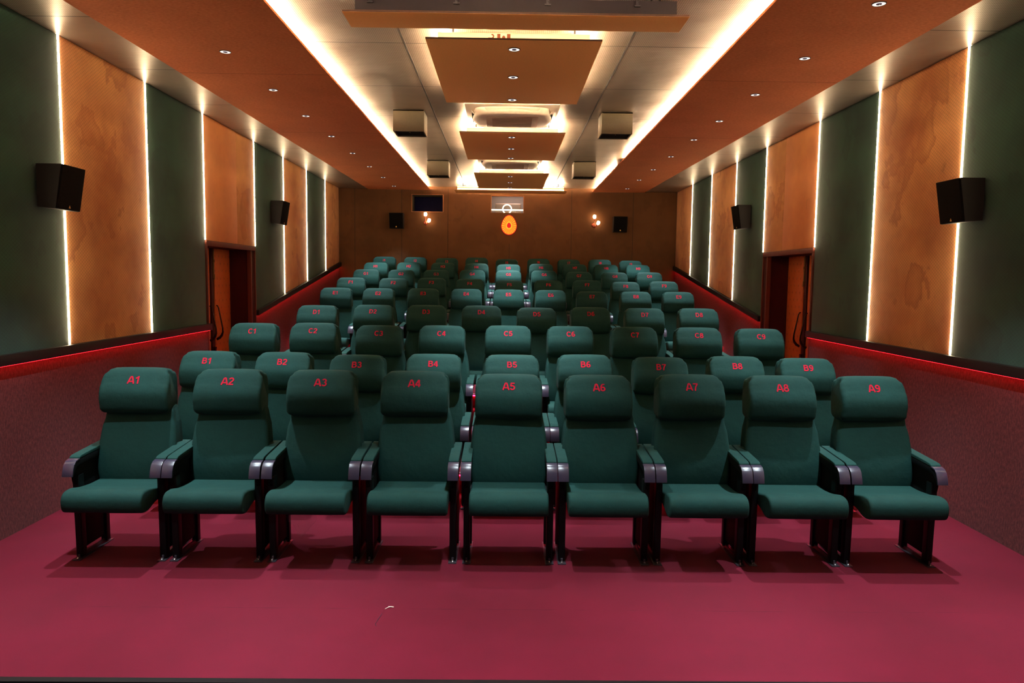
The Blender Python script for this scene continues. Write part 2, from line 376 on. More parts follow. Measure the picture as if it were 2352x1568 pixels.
    build('door_lining', lin, 'maroon', dr)
    g0, g1 = 8.42 - (0 if sgn < 0 else 0.07), 8.565 - (0 if sgn < 0 else 0.07)
    for (p, q, hy) in ((y0, g0, g0 - 0.03), (g1, y1 + 0.01, g1 + 0.02)):
        lf = build('door_leaf', G().box(xo, xo + sgn * 0.045, p, q, fz + 0.01, 1.955), 'vinyl', dr, 0.006)
        yy = hy; h = G(); xs = xo - sgn * 0.012
        pts = [(xo - sgn * 0.004, yy, 1.30), (xo - sgn * 0.018, yy, 1.297), (xo - sgn * 0.028, yy + 0.005, 1.27), (xo - sgn * 0.05, yy + 0.01, 1.14), (xo - sgn * 0.066, yy + 0.015, 1.04),
               (xo - sgn * 0.068, yy + 0.015, 0.99), (xo - sgn * 0.058, yy + 0.012, 0.955), (xo - sgn * 0.036, yy + 0.006, 0.925), (xo - sgn * 0.003, yy, 0.905)]
        h.tube(pts, [0.007, 0.007, 0.007, 0.008, 0.009, 0.011, 0.014, 0.015, 0.014], 8)
        build('door_handle', h, 'handle', lf, smooth=50)
    bt = G().box(xo - sgn * 0.004, xo + sgn * 0.03, g1 - 0.03, g1 - 0.006, 1.62, 1.94).box(xo - sgn * 0.012, xo, g1 - 0.026, g1 - 0.010, 1.60, 1.66).box(xo - sgn * 0.012, xo, g1 - 0.026, g1 - 0.010, 1.80, 1.83)
    build('flush_bolt', bt, 'hardware', dr, 0.002)
    build('latch', G().box(xo - sgn * 0.05, xo + sgn * 0.02, g0 + 0.0, g0 + 0.05, 0.76, 0.83), 'handle', dr, 0.01)
    build('gap_strip', G().box(xo + sgn * 0.01, xo + sgn * 0.05, g0 + 0.07, g1 - 0.004, fz, 1.955), 'maroon', dr, 0.002)  # dark strip filling the gap between the door leaves

# ------------------------------------------------------------------ back wall with two windows
g_ = G()
xs = [-3.7, WIN1[0], WIN1[1], WIN2[0], WIN2[1], 3.7]
g_.box(-3.7, WIN1[0], YB, YB + 0.15, -0.1, 3.5).box(WIN1[1], WIN2[0], YB, YB + 0.15, -0.1, 3.5).box(WIN2[1], 3.7, YB, YB + 0.15, -0.1, 3.5)
for wn in (WIN1, WIN2):
    g_.box(wn[0], wn[1], YB, YB + 0.15, -0.1, wn[2]).box(wn[0], wn[1], YB, YB + 0.15, wn[3], 3.5)
wb = struct('wall_back', g_, 'back', 'brown quilted back wall with two projection windows and two lamps', 'wall')
for x in (-2.85, -1.98, -1.12, 0.028, 1.182, 2.332):
    z1 = 3.3 if x > 0.5 or x < -1.9 else 2.3
    z0 = 0.94
    if x == -1.12: z1 = 3.3
    build('panel_joint', G().box(x - 0.003, x + 0.003, YB - 0.0015, YB + 0.004, z0, z1), 'dark', wb)
# dark window
wf = struct('window_1', G().box(WIN1[0] - 0.012, WIN1[1] + 0.012, YB - 0.006, YB + 0.012, WIN1[3] - 0.004, WIN1[3] + 0.008)
            .box(WIN1[0] - 0.012, WIN1[0] + 0.004, YB - 0.006, YB + 0.012, WIN1[2] - 0.008, WIN1[3] + 0.008)
            .box(WIN1[1] - 0.004, WIN1[1] + 0.012, YB - 0.006, YB + 0.012, WIN1[2] - 0.008, WIN1[3] + 0.008)
            .box(WIN1[0] - 0.012, WIN1[1] + 0.012, YB - 0.006, YB + 0.012, WIN1[2] - 0.008, WIN1[2] + 0.003), 'metal_frame', 'dark projection window at left of the back wall', 'window', bevel=0.003)
rv = G().box(WIN1[0], WIN1[0] + 0.004, YB, YB + 0.37, WIN1[2], WIN1[3]).box(WIN1[1] - 0.004, WIN1[1], YB, YB + 0.37, WIN1[2], WIN1[3])
rv.box(WIN1[0], WIN1[1], YB, YB + 0.37, WIN1[3] - 0.004, WIN1[3]).box(WIN1[0], WIN1[1], YB, YB + 0.37, WIN1[2], WIN1[2] + 0.004)
build('window_reveal', rv, 'beige', wf)
build('pane', G().box(WIN1[0], WIN1[1], YB + 0.36, YB + 0.37, WIN1[2], WIN1[3]), 'navy', wf)
# lit window
wf = struct('window_2', G().box(WIN2[0] - 0.006, WIN2[0] + 0.008, YB - 0.004, YB + 0.02, WIN2[2], WIN2[3])
            .box(WIN2[1] - 0.008, WIN2[1] + 0.006, YB - 0.004, YB + 0.02, WIN2[2], WIN2[3])
            .box(WIN2[0], WIN2[1], YB - 0.004, YB + 0.02, WIN2[3] - 0.010, WIN2[3] + 0.004), 'metal_frame', 'lit projection window at the middle of the back wall', 'window', bevel=0.002)
build('pane', G().box(WIN2[0], WIN2[1], YB + 0.03, YB + 0.036, WIN2[2], WIN2[3]), 'glass', wf)
bo = struct('wall_booth', G().box(-0.8, 1.0, YB + 1.1, YB + 1.15, 2.4, 3.7).box(-0.82, -0.78, YB + 0.15, YB + 1.1, 2.4, 3.7).box(1.0, 1.04, YB + 0.15, YB + 1.1, 2.4, 3.7)
            .box(-0.8, 1.0, YB + 0.15, YB + 1.1, 2.4, 2.44).box(-0.8, 1.0, YB + 0.15, YB + 1.1, 3.42, 3.46), 'booth', 'grey walls of the small booth behind the lit window', 'wall')
tag(build('booth_light', G().box(0.05, 0.35, YB + 0.5, YB + 0.8, 3.39, 3.42), 'e_booth', bevel=0.01), 'white panel light on the ceiling of the booth', 'light')
bl = bpy.data.lights.new('booth_lamp', 'AREA'); bl.energy = 5.0; bl.size = 0.5; bl.color = (1.0, 0.88, 0.8)
blo = bpy.data.objects.new('booth_lamp', bl); COL.objects.link(blo); blo.location = (0.1, YB + 0.6, 3.38); 
def ppos(px, py, Y):       # a point seen at photograph pixel px,py, on the plane y = Y
    u = (px - 1176) / 1689.8; v = (py - 784) / 1689.8
    d = fwd + u * r2 - v * u2
    t = Y / d.y
    return Vector((-0.045, 0, CAM_H)) + t * d
YR = YB + 0.10
c0 = ppos(1164.7, 480, YR)
ring = [(c0.x + 0.081 * math.sin(a), YR, c0.z + 0.081 * math.cos(a)) for a in [math.radians(q) for q in range(-152, 153, 8)]]
tag(build('glow_ring', G().tube(ring, 0.011, 8), 'e_ring', smooth=60), 'small round glowing ring in the lit projection window', 'lamp')  # open glowing ring set just behind the pane
a_ = ppos(1129, 481.5, YR + 0.03)
tag(build('glow_tube', G().tube([(WIN2[0] + 0.005, YR + 0.035, a_.z), (WIN2[1] - 0.005, YR + 0.035, a_.z)], 0.013, 8), 'e_ring', smooth=60), 'horizontal glowing tube across the lit projection window', 'lamp')  # glowing tube spanning the window behind the pane
pc = ppos(1166, 473.5, YB + 0.6)
pj = thing('projector', (pc.x, YB + 0.7, pc.z - 0.09), 'beige boxy projector behind the lit window', 'projector')
build('casing', G().box(pc.x - 0.24, pc.x + 0.26, YB + 0.55, YB + 0.95, pc.z - 0.14, pc.z + 0.05), 'casing', pj, 0.03, 4)
build('front_plate', G().box(pc.x - 0.22, pc.x + 0.23, YB + 0.545, YB + 0.556, pc.z - 0.12, pc.z + 0.03), 'ac_grille', pj, 0.004)
tb = struct('shelf', G().box(-0.5, 0.7, YB + 0.45, YB + 1.1, pc.z - 0.18, pc.z - 0.14), 'booth', 'shelf under the projector in the booth', 'shelf')

# ------------------------------------------------------------------ ceiling
yc0, yc1 = -2.0, YB + 0.05
def quadslab(x0a, x1a, x0b, x1b, ya, yb, z0, z1):
    return G().prism([(x0a, ya), (x1a, ya), (x1b, yb), (x0b, yb)], z0, z1, 'z')
ce = struct('ceiling', G().box(-1.75, 1.80, yc0, yc1, HD, HD + 0.05), 'deck', 'perforated metal tile ceiling with orange felt side panels', 'ceiling')
def lx(y, a, b, ya=4.5, yb=13.8): return a + (b - a) * (y - ya) / (yb - ya)
build('metal_edge', G().box(-W - 0.04, -2.45, yc0, yc1, HC, HC + 0.04), 'edge_deck', ce)
build('metal_edge', G().box(2.40, W + 0.04, yc0, yc1, HC, HC + 0.04), 'edge_deck', ce)
build('felt_panel', quadslab(lx(yc0, -2.70, -2.60), lx(yc0, -1.492, -1.45), lx(YB, -2.70, -2.60), lx(YB, -1.492, -1.45), yc0, YB - 0.005, 3.272, HC - 0.0005), 'felt', ce, 0.002)
build('felt_panel', quadslab(lx(yc0, 1.507, 1.566), lx(yc0, 2.67, 2.53), lx(YB, 1.507, 1.566), lx(YB, 2.67, 2.53), yc0, YB - 0.005, 3.272, HC - 0.0005), 'felt', ce, 0.002)
build('cove_side', G().box(-1.75, -1.70, yc0, YB, HC, HD).box(1.75, 1.80, yc0, YB, HC, HD), 'frame_dark', ce)
sj = G()
for x in (-0.79, 0.82): sj.box(x - 0.006, x + 0.006, yc0, YB, HD - 0.002, HD + 0.004)
build('tile_joint', sj, 'dark', ce)
for sgn, side, a, b in ((-1, 'left', -1.492, -1.45), (1, 'right', 1.507, 1.566)):
    y1 = YB - 0.05 if sgn < 0 else 10.2
    segs = [(0.0, YB - 0.05)] if sgn < 0 else [(0.0, 10.35), (11.1, YB - 0.05)]
    gg = G()
    for (p, q) in segs:
        gg.add(quadslab(lx(p, a, b) + sgn * 0.035, lx(p, a, b) + sgn * 0.047, lx(q, a, b) + sgn * 0.035, lx(q, a, b) + sgn * 0.047, p, q, HC + 0.001, HC + 0.009).v,
               quadslab(0, 1, 0, 1, 0, 1, 0, 1).f)
    tag(build('led_strip', gg, 'e_cove'), 'long warm white cove light strip above the %s orange ceiling panel' % side, 'light strip', 'cove light strips')

# ceiling downlights
def downlight(x, y, z, label, power, group):
    t = thing('downlight', (x, y, z), label, 'downlight', group)
    return t
proto_dl = {}
def make_dl(x, y, z, label, power, group):
    t = thing('downlight', (x, y, z), label, 'downlight', group)
    if 'ring' not in proto_dl:
        r = build('trim_ring', G().lathe([(0.036, -0.002), (0.037, -0.005), (0.040, -0.0045), (0.042, 0.0)], (0, 0, 0), n=28, caps=False), 'board_edge', t, smooth=50, local=True)
        rf = build('reflector', G().lathe([(0.0015, -0.0008), (0.018, -0.001), (0.037, -0.0025)], (0, 0, 0), n=28, caps=False), 'e_spot', t, smooth=50, local=True)
        ln = build('lens', G().lathe([(0.016, -0.001), (0.016, -0.005), (0.010, -0.007), (0.0005, -0.0075)], (0, 0, 0), n=20, caps=False), 'lens', t, smooth=50, local=True)
        proto_dl['ring'] = [r, rf, ln]
    else:
        for q in proto_dl['ring']:
            c = q.copy(); COL.objects.link(c); c.parent = t
    l = bpy.data.lights.new('downlight_lamp', 'SPOT'); l.energy = power; l.spot_size = SPOT_ANGLE if y < 5.0 else SPOT_ANGLE * 0.86; l.spot_blend = 0.75; l.shadow_soft_size = 0.02
    l.color = (0.79, 0.93, 1.0)
    lo = bpy.data.objects.new('downlight_lamp', l); COL.objects.link(lo); lo.parent = t; lo.location = (0, 0, -0.014)
    return t
LY = [1.2, 2.25, 3.32, 4.45, 5.536, 6.622, 7.654, 8.726, 9.879, 11.044, 12.208, 13.335]
RY = [1.2, 2.25, 3.32, 4.414, 5.479, 6.54, 7.618, 8.625, 9.804, 10.96, 12.104, 13.259]
for i, y in enumerate(LY):
    lb = 'round downlight in the left orange ceiling panel, %s from the front' % ORD[i - 4] if i >= 4 else 'round downlight in the left orange ceiling panel, %s from the stage, out of view' % ORD[i]
    make_dl(-2.10 + 0.007 * (y - 5.5), y, 3.272, lb, P_SIDE * (0.35 if y > 12.9 else 1), 'downlights in the orange side panels')
for i, y in enumerate(RY):
    lb = 'round downlight in the right orange ceiling panel, %s from the front' % ORD[i - 3] if i >= 3 else 'round downlight in the right orange ceiling panel, %s from the stage, out of view' % ORD[i]
    make_dl(2.114, y, 3.272, lb, P_SIDE * (0.35 if y > 12.9 else 1), 'downlights in the orange side panels')

# ------------------------------------------------------------------ hanging boards
BZ = 3.2
def ceiling_board(x0, x1, y0, y1, label, inset=0.075, led=True, dark=False, group='boards hung below the ceiling', frame_top=3.268):
    t = thing('ceiling_board', ((x0 + x1) / 2, (y0 + y1) / 2, BZ), label, 'ceiling panel', group)
    build('board', G().box(x0, x1, y0, y1, BZ, BZ + 0.013), 'board', t, 0.0015)
    ed = build('front_edge', G().box(x0 + 0.001, x1 - 0.001, y0 - 0.001, y0 + 0.001, BZ + 0.0015, BZ + 0.012), 'board_edge', t)
    a, b, c, d = x0 + inset, x1 - inset, y0 + inset, y1 - inset
    if y1 - y0 < 0.5: c, d = y0 + 0.03, y1 - 0.06
    k = 0.02
    fg = G().box(a, b, c, c + k, BZ + 0.013, frame_top).box(a, b, d - k, d, BZ + 0.013, frame_top).box(a, a + k, c + k, d - k, BZ + 0.013, frame_top).box(b - k, b, c + k, d - k, BZ + 0.013, frame_top)
    fr = build('frame', fg, 'frame_dark' if dark else 'frame_wood', t, 0.001)
    rods = G()
    nn = 3 if x1 - x0 > 1.5 else 2
    for i in range(nn):
        for yy in (c + k / 2, d - k / 2):
            xx = a + 0.1 + (b - a - 0.2) * i / (nn - 1)
            rods.box(xx - 0.006, xx + 0.006, yy - 0.001, yy + 0.001, frame_top, HD)
    build('hanger', rods, 'dark', t)
    if led:
        m = 0.02; q = 0.008; z0 = BZ + 0.013; z1 = z0 + 0.002
        lg = G().box(x0 + m, x1 - m, y0 + m, y0 + m + q, z0, z1).box(x0 + m, x1 - m, y1 - m - q, y1 - m, z0, z1)
        if y1 - y0 > 0.5: lg.box(x0 + m, x0 + m + q, y0 + m, y1 - m, z0, z1).box(x1 - m - q, x1 - m, y0 + m, y1 - m, z0, z1)
        build('light_strip', lg, 'e_frame_fill', t)  # weak extra strip, added to brighten the frame face
        z0 = frame_top + 0.0005; z1 = z0 + 0.0015; u0, u1 = 0.008, 0.016
        lg = G().box(a + u0, b - u0, c + u0, c + u1, z0, z1).box(a + u0, b - u0, d - u1, d - u0, z0, z1)
        if y1 - y0 > 0.5: lg.box(a + u0, a + u1, c + u0, d - u0, z0, z1).box(b - u1, b - u0, c + u0, d - u0, z0, z1)
        build('light_strip', lg, 'e_board', t)
    return t, fr
pk, pkf = ceiling_board(-1.02, 1.026, 4.475, 4.745, 'long narrow tan board with unlit dark frame hung across the ceiling nearest the camera', 0.07, False, True, frame_top=3.30)
hk = G()
for x in (-0.86, -0.35, 0.19, 0.72):
    hk.box(x - 0.008, x + 0.008, 4.494, 4.505, 3.262, 3.32).box(x - 0.018, x + 0.018, 4.492, 4.504, 3.262, 3.27)
    hk.tube([(x, 4.496, 3.30), (x, 4.488, 3.285), (x + 0.006, 4.486, 3.275)], 0.003, 6)
build('hook', hk, 'foot', pk, smooth=40)
ceiling_board(-0.58, 0.576, 1.9, 3.7, 'square tan board over the front floor, out of view above the camera')
b2, b2f = ceiling_board(-0.582, 0.574, 4.945, 6.685, 'square tan board with three downlights, largest and nearest of its kind')
b3, b3f = ceiling_board(-0.55, 0.584, 8.018, 9.816, 'square tan board with three downlights, second from the camera between two air conditioners')
b4, b4f = ceiling_board(-0.523, 0.59, 11.083, 12.886, 'square tan board with three downlights, farthest from the camera')
ceiling_board(-0.958, 1.033, 13.2, 13.64, 'long narrow tan board with light strip hung at the back wall', 0.05, True, False)
# stencil marks on the frame of the nearest square board
mk = G(); yf = 4.945 + 0.075 - 0.0012; zc_ = BZ + 0.040
def arc(cx, cz, r, a0, a1, wd, n=12):
    for i in range(n):
        p, q = math.radians(a0 + (a1 - a0) * i / n), math.radians(a0 + (a1 - a0) * (i + 1) / n)
        P = [(cx + rr * math.cos(t_), yf, cz + rr * math.sin(t_)) for rr, t_ in ((r, p), (r + wd, p), (r + wd, q), (r, q))]
        mk.add(P, [(0, 1, 2, 3)])
x5 = -0.145
mk.box(x5 - 0.03, x5 - 0.005, yf, yf + 0.001, zc_ - 0.010, zc_ - 0.002); arc(x5 - 0.004, zc_ + 0.006, 0.006, -90, 110, 0.009)
mk.box(x5 + 0.03, x5 + 0.052, yf, yf + 0.001, zc_ - 0.020, zc_ + 0.022); mk.box(x5 + 0.095, x5 + 0.118, yf, yf + 0.001, zc_ - 0.020, zc_ + 0.022)
arc(x5 + 0.0735, zc_, 0.0002, 0, 360, 0.011, 20)
build('printed_mark', mk, 'mark', b2f)
for (cx, ys_, nm) in ((0.0, (2.1, 2.8, 3.5), 'out-of-view'), (0.0, (5.136, 5.828, 6.549), 'nearest'), (0.011, (8.25, 8.972, 9.659), 'middle'), (0.018, (11.365, 12.078, 12.767), 'farthest')):
    for i, y in enumerate(ys_):
        make_dl(cx, y, BZ, 'round downlight in the %s square tan board, %s from the camera' % (nm, ORD[i]), P_MID * (0.85 if nm == 'out-of-view' else 1), 'downlights in the square boards')

# ------------------------------------------------------------------ air conditioners
def rrect(cx, cy, h, r, z, n=6):
    out = []
    for (sx, sy, a0) in ((1, 1, 0), (-1, 1, 90), (-1, -1, 180), (1, -1, 270)):
        for i in range(n + 1):
            a = math.radians(a0 + 90 * i / n); out.append((cx + sx * (h - r) + r * math.cos(a), cy + sy * (h - r) + r * math.sin(a), z))
    return out
for cy, lb in ((7.655, 'square white ceiling air conditioner cassette, nearer of the two'), (10.62, 'square white ceiling air conditioner cassette, farther of the two')):
    t = thing('air_conditioner', (0.008, cy, 3.32), lb, 'air conditioner', 'ceiling cassette air conditioners')
    cx = 0.008
    build('fascia', G().rings([rrect(cx, cy, 0.46, 0.02, HD - 0.001), rrect(cx, cy, 0.46, 0.02, 3.312), rrect(cx, cy, 0.452, 0.02, 3.306)]), 'ac', t, smooth=35)
    # raised body bulging in the middle of each side
    def bulge(h, r, b, z):
        pts = rrect(cx, cy, h, r, z, 8); out = []
        for (x, y, zz) in pts:
            dx, dy = x - cx, y - cy; out.append((x, y, zz))
        # insert bulged side midpoints
        res = []
        m = len(out)
        for i in range(m):
            p, q = out[i], out[(i + 1) % m]; res.append(p)
            if (i + 1) % 9 == 0:
                for f in (0.25, 0.5, 0.75):
                    x, y = p[0] + (q[0] - p[0]) * f, p[1] + (q[1] - p[1]) * f
                    k = math.sin(PI * f) * b; d = Vector(((p[0] + q[0]) / 2 - cx, (p[1] + q[1]) / 2 - cy)).normalized()
                    res.append((x + d.x * k, y + d.y * k, z))
        return res
    build('body', G().rings([bulge(0.365, 0.10, 0.035, 3.307), bulge(0.36, 0.10, 0.04, 3.262), bulge(0.345, 0.10, 0.04, 3.245), bulge(0.32, 0.08, 0.03, 3.240)]), 'ac', t, smooth=50)
    gr = G().rings([rrect(cx, cy, 0.262, 0.03, 3.2415), rrect(cx, cy, 0.258, 0.03, 3.2375)])
    grl = build('intake_grille', gr, 'ac_grille', t, smooth=40)
    sl = G()
    for i in range(14):
        yy = cy - 0.2 + i * 0.031; sl.box(cx - 0.2, cx + 0.2, yy, yy + 0.012, 3.2345, 3.2376)
    build('grille_slats', sl, 'ac_grille', grl)
    for (dx, dy) in ((1, 0), (-1, 0), (0, 1), (0, -1)):
        fg = G(); r0, r1 = 0.352, 0.40
        pa = []
        for i in range(9):
            f = -1 + 2 * i / 8; bb = 0.03 * (1 - f * f)
            pa.append((0.25 * f, r0 + 0.018 + bb * 0.6, 3.275)); 
        for i in range(8, -1, -1):
            f = -1 + 2 * i / 8; bb = 0.02 * (1 - f * f)
            pa.append((0.27 * f, r1 + bb * 0.5, 3.297))
        P = []
        for (a, b, z) in pa:
            x, y = (a, b) if dy else (b, a)
            if dy: y *= dy
            if dx: x *= dx
            P.append((cx + x, cy + y, z))
        n = len(P); P2 = [(p[0], p[1], p[2] - 0.006) for p in P]
        fg.add(P + P2, [tuple(range(n)), tuple(range(2 * n - 1, n - 1, -1))] + [(i, (i + 1) % n, (i + 1) % n + n, i + n) for i in range(n)])
        build('air_flap', fg, 'ac', t, smooth=40)
        sg = G()
        q0, q1 = 0.345, 0.352
        if dy: continue
        sg.box(cx + dx * 0.362, cx + dx * 0.402, cy - 0.18, cy + 0.18, 3.268, 3.29)
        build('air_slot', sg, 'dark', t)

# ------------------------------------------------------------------ ceiling speaker boxes
for (x0, x1, y0, lb) in ((-1.19, -0.877, 7.58, 'beige box speaker on the ceiling, nearer one on the left side'), (0.91, 1.223, 7.56, 'beige box speaker on the ceiling, nearer one on the right side'),
                         (-1.183, -0.875, 10.75, 'beige box speaker on the ceiling, farther one on the left side'), (0.921, 1.236, 10.68, 'beige box speaker on the ceiling, farther one on the right side')):
    t = thing('ceiling_speaker', ((x0 + x1) / 2, y0 + 0.15, 3.118), lb, 'speaker', 'box speakers under the ceiling')
    zb = 3.118; zt = HD - 0.004
    y1 = y0 + 0.30; th = 0.012
    cb = G().box(x0, x1, y0, y0 + th, zb, zt).box(x0, x1, y1 - th, y1, zb, zt).box(x0, x0 + th, y0 + th, y1 - th, zb, zt).box(x1 - th, x1, y0 + th, y1 - th, zb, zt).box(x0, x1, y0, y1, zt - th, zt)
    build('cabinet', cb, 'beige', t, 0.0015)
    build('grille', G().box(x0 + th, x1 - th, y0 + th, y1 - th, zb + 0.012, zb + 0.02), 'spk_grille', t)
    build('status_light', G().box((x0 + x1) / 2 - 0.003, (x0 + x1) / 2 + 0.003, y0 + 0.1, y0 + 0.106, zb + 0.009, zb + 0.012), 'gold', t)
    build('mounting_plate', G().box(x0 + 0.02, x1 - 0.02, y0 + 0.02, y0 + 0.28, zt, HD), 'foot', t)

# ------------------------------------------------------------------ wall speakers
def wall_speaker(sgn, y0, y1, zt, zb, pt, pb, label):
    t = thing('wall_speaker', (sgn * W, (y0 + y1) / 2, zb), label, 'speaker', 'surround speakers on the walls')
    X = sgn * W; gt = 0.012
    pol = lambda yy: [(X - sgn * 0.02, yy, zt), (X - sgn * (pt - gt), yy, zt), (X - sgn * (pb - gt), yy, zb), (X - sgn * 0.02, yy, zb + 0.01)]
    build('cabinet', G().rings([pol(y0), pol(y1)]), 'spk_side', t, 0.004)
    gg = G()
    def fc(p, yy, z): return (X - sgn * p, yy, z)
    gg.rings([[fc(pt - gt, y0 + 0.002, zt), fc(pt, y0 + 0.006, zt - 0.004), fc(pb, y0 + 0.006, zb + 0.003), fc(pb - gt, y0 + 0.002, zb)],
              [fc(pt - gt, y1 - 0.002, zt), fc(pt, y1 - 0.006, zt - 0.004), fc(pb, y1 - 0.006, zb + 0.003), fc(pb - gt, y1 - 0.002, zb)]])
    gr = build('grille', gg, 'spk_grille', t, 0.002)
    ym = (y0 + y1) / 2; zz = zb + 0.022; pp = pb + (pt - pb) * 0.07 + 0.0015
    build('badge', G().prism([(ym - 0.009, zz - 0.009), (ym + 0.009, zz - 0.009), (ym + 0.004, zz + 0.004), (ym, zz + 0.013), (ym - 0.004, zz + 0.004)], X - sgn * pp, X - sgn * (pp - 0.003), 'x'), 'gold', gr)
    build('wall_bracket', G().box(X, X - sgn * 0.03, ym - 0.05, ym + 0.05, (zt + zb) / 2 - 0.06, (zt + zb) / 2 + 0.06), 'blackmetal', t)
wall_speaker(-1, 4.925, 5.195, 2.367, 2.075, 0.197, 0.150, 'black speaker box on the left wall, nearest the camera')
wall_speaker(-1, 9.79, 10.06, 2.635, 2.33, 0.197, 0.150, 'black speaker box on the left wall behind the door')
wall_speaker(1, 4.91, 5.18, 2.355, 2.065, 0.197, 0.150, 'black speaker box on the right wall, nearest the camera')
wall_speaker(1, 9.60, 9.88, 2.64, 2.335, 0.197, 0.150, 'black speaker box on the right wall behind the door')
def back_speaker(x0, x1, z0, z1, label):
    t = thing('wall_speaker', ((x0 + x1) / 2, YB, z0), label, 'speaker', 'surround speakers on the walls')
    a, b = YB - 0.02, YB - 0.20
    build('cabinet', G().rings([[(x0, a, z1), (x0, b, z1), (x0, b + 0.045, z0), (x0, a, z0 - 0.0)], [(x1, a, z1), (x1, b, z1), (x1, b + 0.045, z0), (x1, a, z0)]]), 'spk_side', t, 0.004)
    gr = build('grille', G().rings([[(x0 + 0.004, b, z1 - 0.004), (x0 + 0.006, b - 0.012, z1 - 0.008), (x0 + 0.006, b + 0.031, z0 + 0.004), (x0 + 0.004, b + 0.044, z0 + 0.002)],
                               [(x1 - 0.004, b, z1 - 0.004), (x1 - 0.006, b - 0.012, z1 - 0.008), (x1 - 0.006, b + 0.031, z0 + 0.004), (x1 - 0.004, b + 0.044, z0 + 0.002)]]), 'spk_grille', t, 0.002)
    xm = (x0 + x1) / 2; zz = z0 + 0.03; yy = b + 0.024
    build('badge', G().prism([(xm - 0.012, zz - 0.011), (xm + 0.012, zz - 0.011), (xm + 0.005, zz + 0.006), (xm, zz + 0.014), (xm - 0.005, zz + 0.006)], yy, yy + 0.006, 'y'), 'gold', gr)
    build('wall_bracket', G().box(xm - 0.05, xm + 0.05, YB - 0.03, YB, (z0 + z1) / 2 - 0.06, (z0 + z1) / 2 + 0.06), 'blackmetal', t)
back_speaker(-2.185, -1.93, 2.55, 2.83, 'black speaker box at left on the brown back wall')
back_speaker(1.945, 2.2, 2.535, 2.815, 'black speaker box at right on the brown back wall')

# ------------------------------------------------------------------ sconces
for (x, z, lb) in ((-1.535, 2.67, 'two-bulb wall lamp at left on the back wall below the dark window'), (1.60, 2.665, 'two-bulb wall lamp at right on the back wall beside the speaker')):
    t = thing('wall_lamp', (x, YB, z), lb, 'wall lamp', 'two-bulb wall lamps')
    build('wall_plate', G().lathe([(0.001, -0.018), (0.03, -0.017), (0.04, -0.008), (0.042, 0.0)], (x, YB, z), 'y', 24), 'copper', t, smooth=45)
    build('stem', G().tube([(x + 0.015, YB - 0.015, z - 0.055), (x + 0.013, YB - 0.06, z - 0.05), (x + 0.010, YB - 0.075, z - 0.02), (x + 0.005, YB - 0.075, z + 0.10)], 0.007, 8), 'copper', t, smooth=60)
    build('stem', G().tube([(x + 0.013, YB - 0.06, z - 0.045), (x + 0.035, YB - 0.08, z - 0.03), (x + 0.055, YB - 0.09, z - 0.005)], 0.007, 8), 'copper', t, smooth=60)
    cup = [(0.004, -0.004), (0.012, 0.0), (0.014, 0.012), (0.010, 0.018)]
    build('socket', G().lathe(cup, (x + 0.004, YB - 0.075, z + 0.095), 'z', 16), 'copper', t, smooth=45)
    build('bulb', G().lathe([(0.008, 0.0), (0.024, 0.012), (0.029, 0.03), (0.029, 0.055), (0.022, 0.07), (0.001, 0.076)], (x + 0.004, YB - 0.075, z + 0.11), 'z', 20), 'e_bulb', t, smooth=60)
    bb = G().lathe([(0.008, 0.0), (0.024, 0.012), (0.029, 0.03), (0.029, 0.055), (0.022, 0.07), (0.001, 0.076)], (0, 0, 0), 'z', 20)
    R = Matrix.Rotation(math.radians(22), 4, 'Y'); bb.v = [tuple(R @ Vector(v) + Vector((x + 0.058, YB - 0.09, z + 0.0))) for v in bb.v]
    build('bulb', bb, 'e_bulb', t, smooth=60)
# egg lamp
ex, ez = 0.018, 2.632
def egg(a, s=1.0):
    r = 0.146 * s; u = math.sin(a); v = math.cos(a)
    zz = v * (0.20 if v > 0 else 0.168) * s
    return (ex + r * u * (1 - 0.16 * max(v, 0)), ez + zz)
t = thing('egg_wall_lamp', (ex, YB, ez), 'glowing orange egg-shaped ribbed lamp on the middle of the back wall', 'wall lamp')
N = 96
def eggring(s, y, rib=0.0):
    out = []
    for i in range(N):
        a = 2 * PI * i / N; k = s + rib * math.cos(a * 24)
        p = egg(a, k); out.append((p[0], y + rib * 0.25 * math.cos(a * 24), p[1]))
    return out
build('rim', G().rings([eggring(1.0, YB - 0.002), eggring(1.0, YB - 0.03), eggring(0.95, YB - 0.034)], False), 'egg_r', t, smooth=60)
build('shade', G().rings([eggring(0.955, YB - 0.03), eggring(0.7, YB - 0.045), eggring(0.34, YB - 0.05)], True), 'egg_o', t, smooth=60)
for i in range(24):
    a = 2 * PI * i / 24; d = 0.045 if i % 2 else 0.06
    def q(aa, s, y): p = egg(aa, s); return (p[0], y, p[1])
    build('petal', G().add([q(a - 0.03, 0.40, YB - 0.058), q(a + 0.03, 0.40, YB - 0.058), q(a + d, 0.9, YB - 0.046), q(a, 0.94, YB - 0.045), q(a - d, 0.9, YB - 0.046)], [(0, 1, 2, 3, 4)]), 'egg_y', t)
def knob(s, y, dz=0.0): return [(p[0], y, p[1] + dz) for p in [egg(2 * PI * i / 32, s) for i in range(32)]]
build('halo', G().rings([knob(0.40, YB - 0.059, 0.0), knob(0.28, YB - 0.061, 0.0)], True), 'egg_y', t)
build('knob', G().rings([knob(0.27, YB - 0.060), knob(0.26, YB - 0.075), knob(0.16, YB - 0.09), knob(0.02, YB - 0.095)], True), 'egg_r', t, smooth=60)

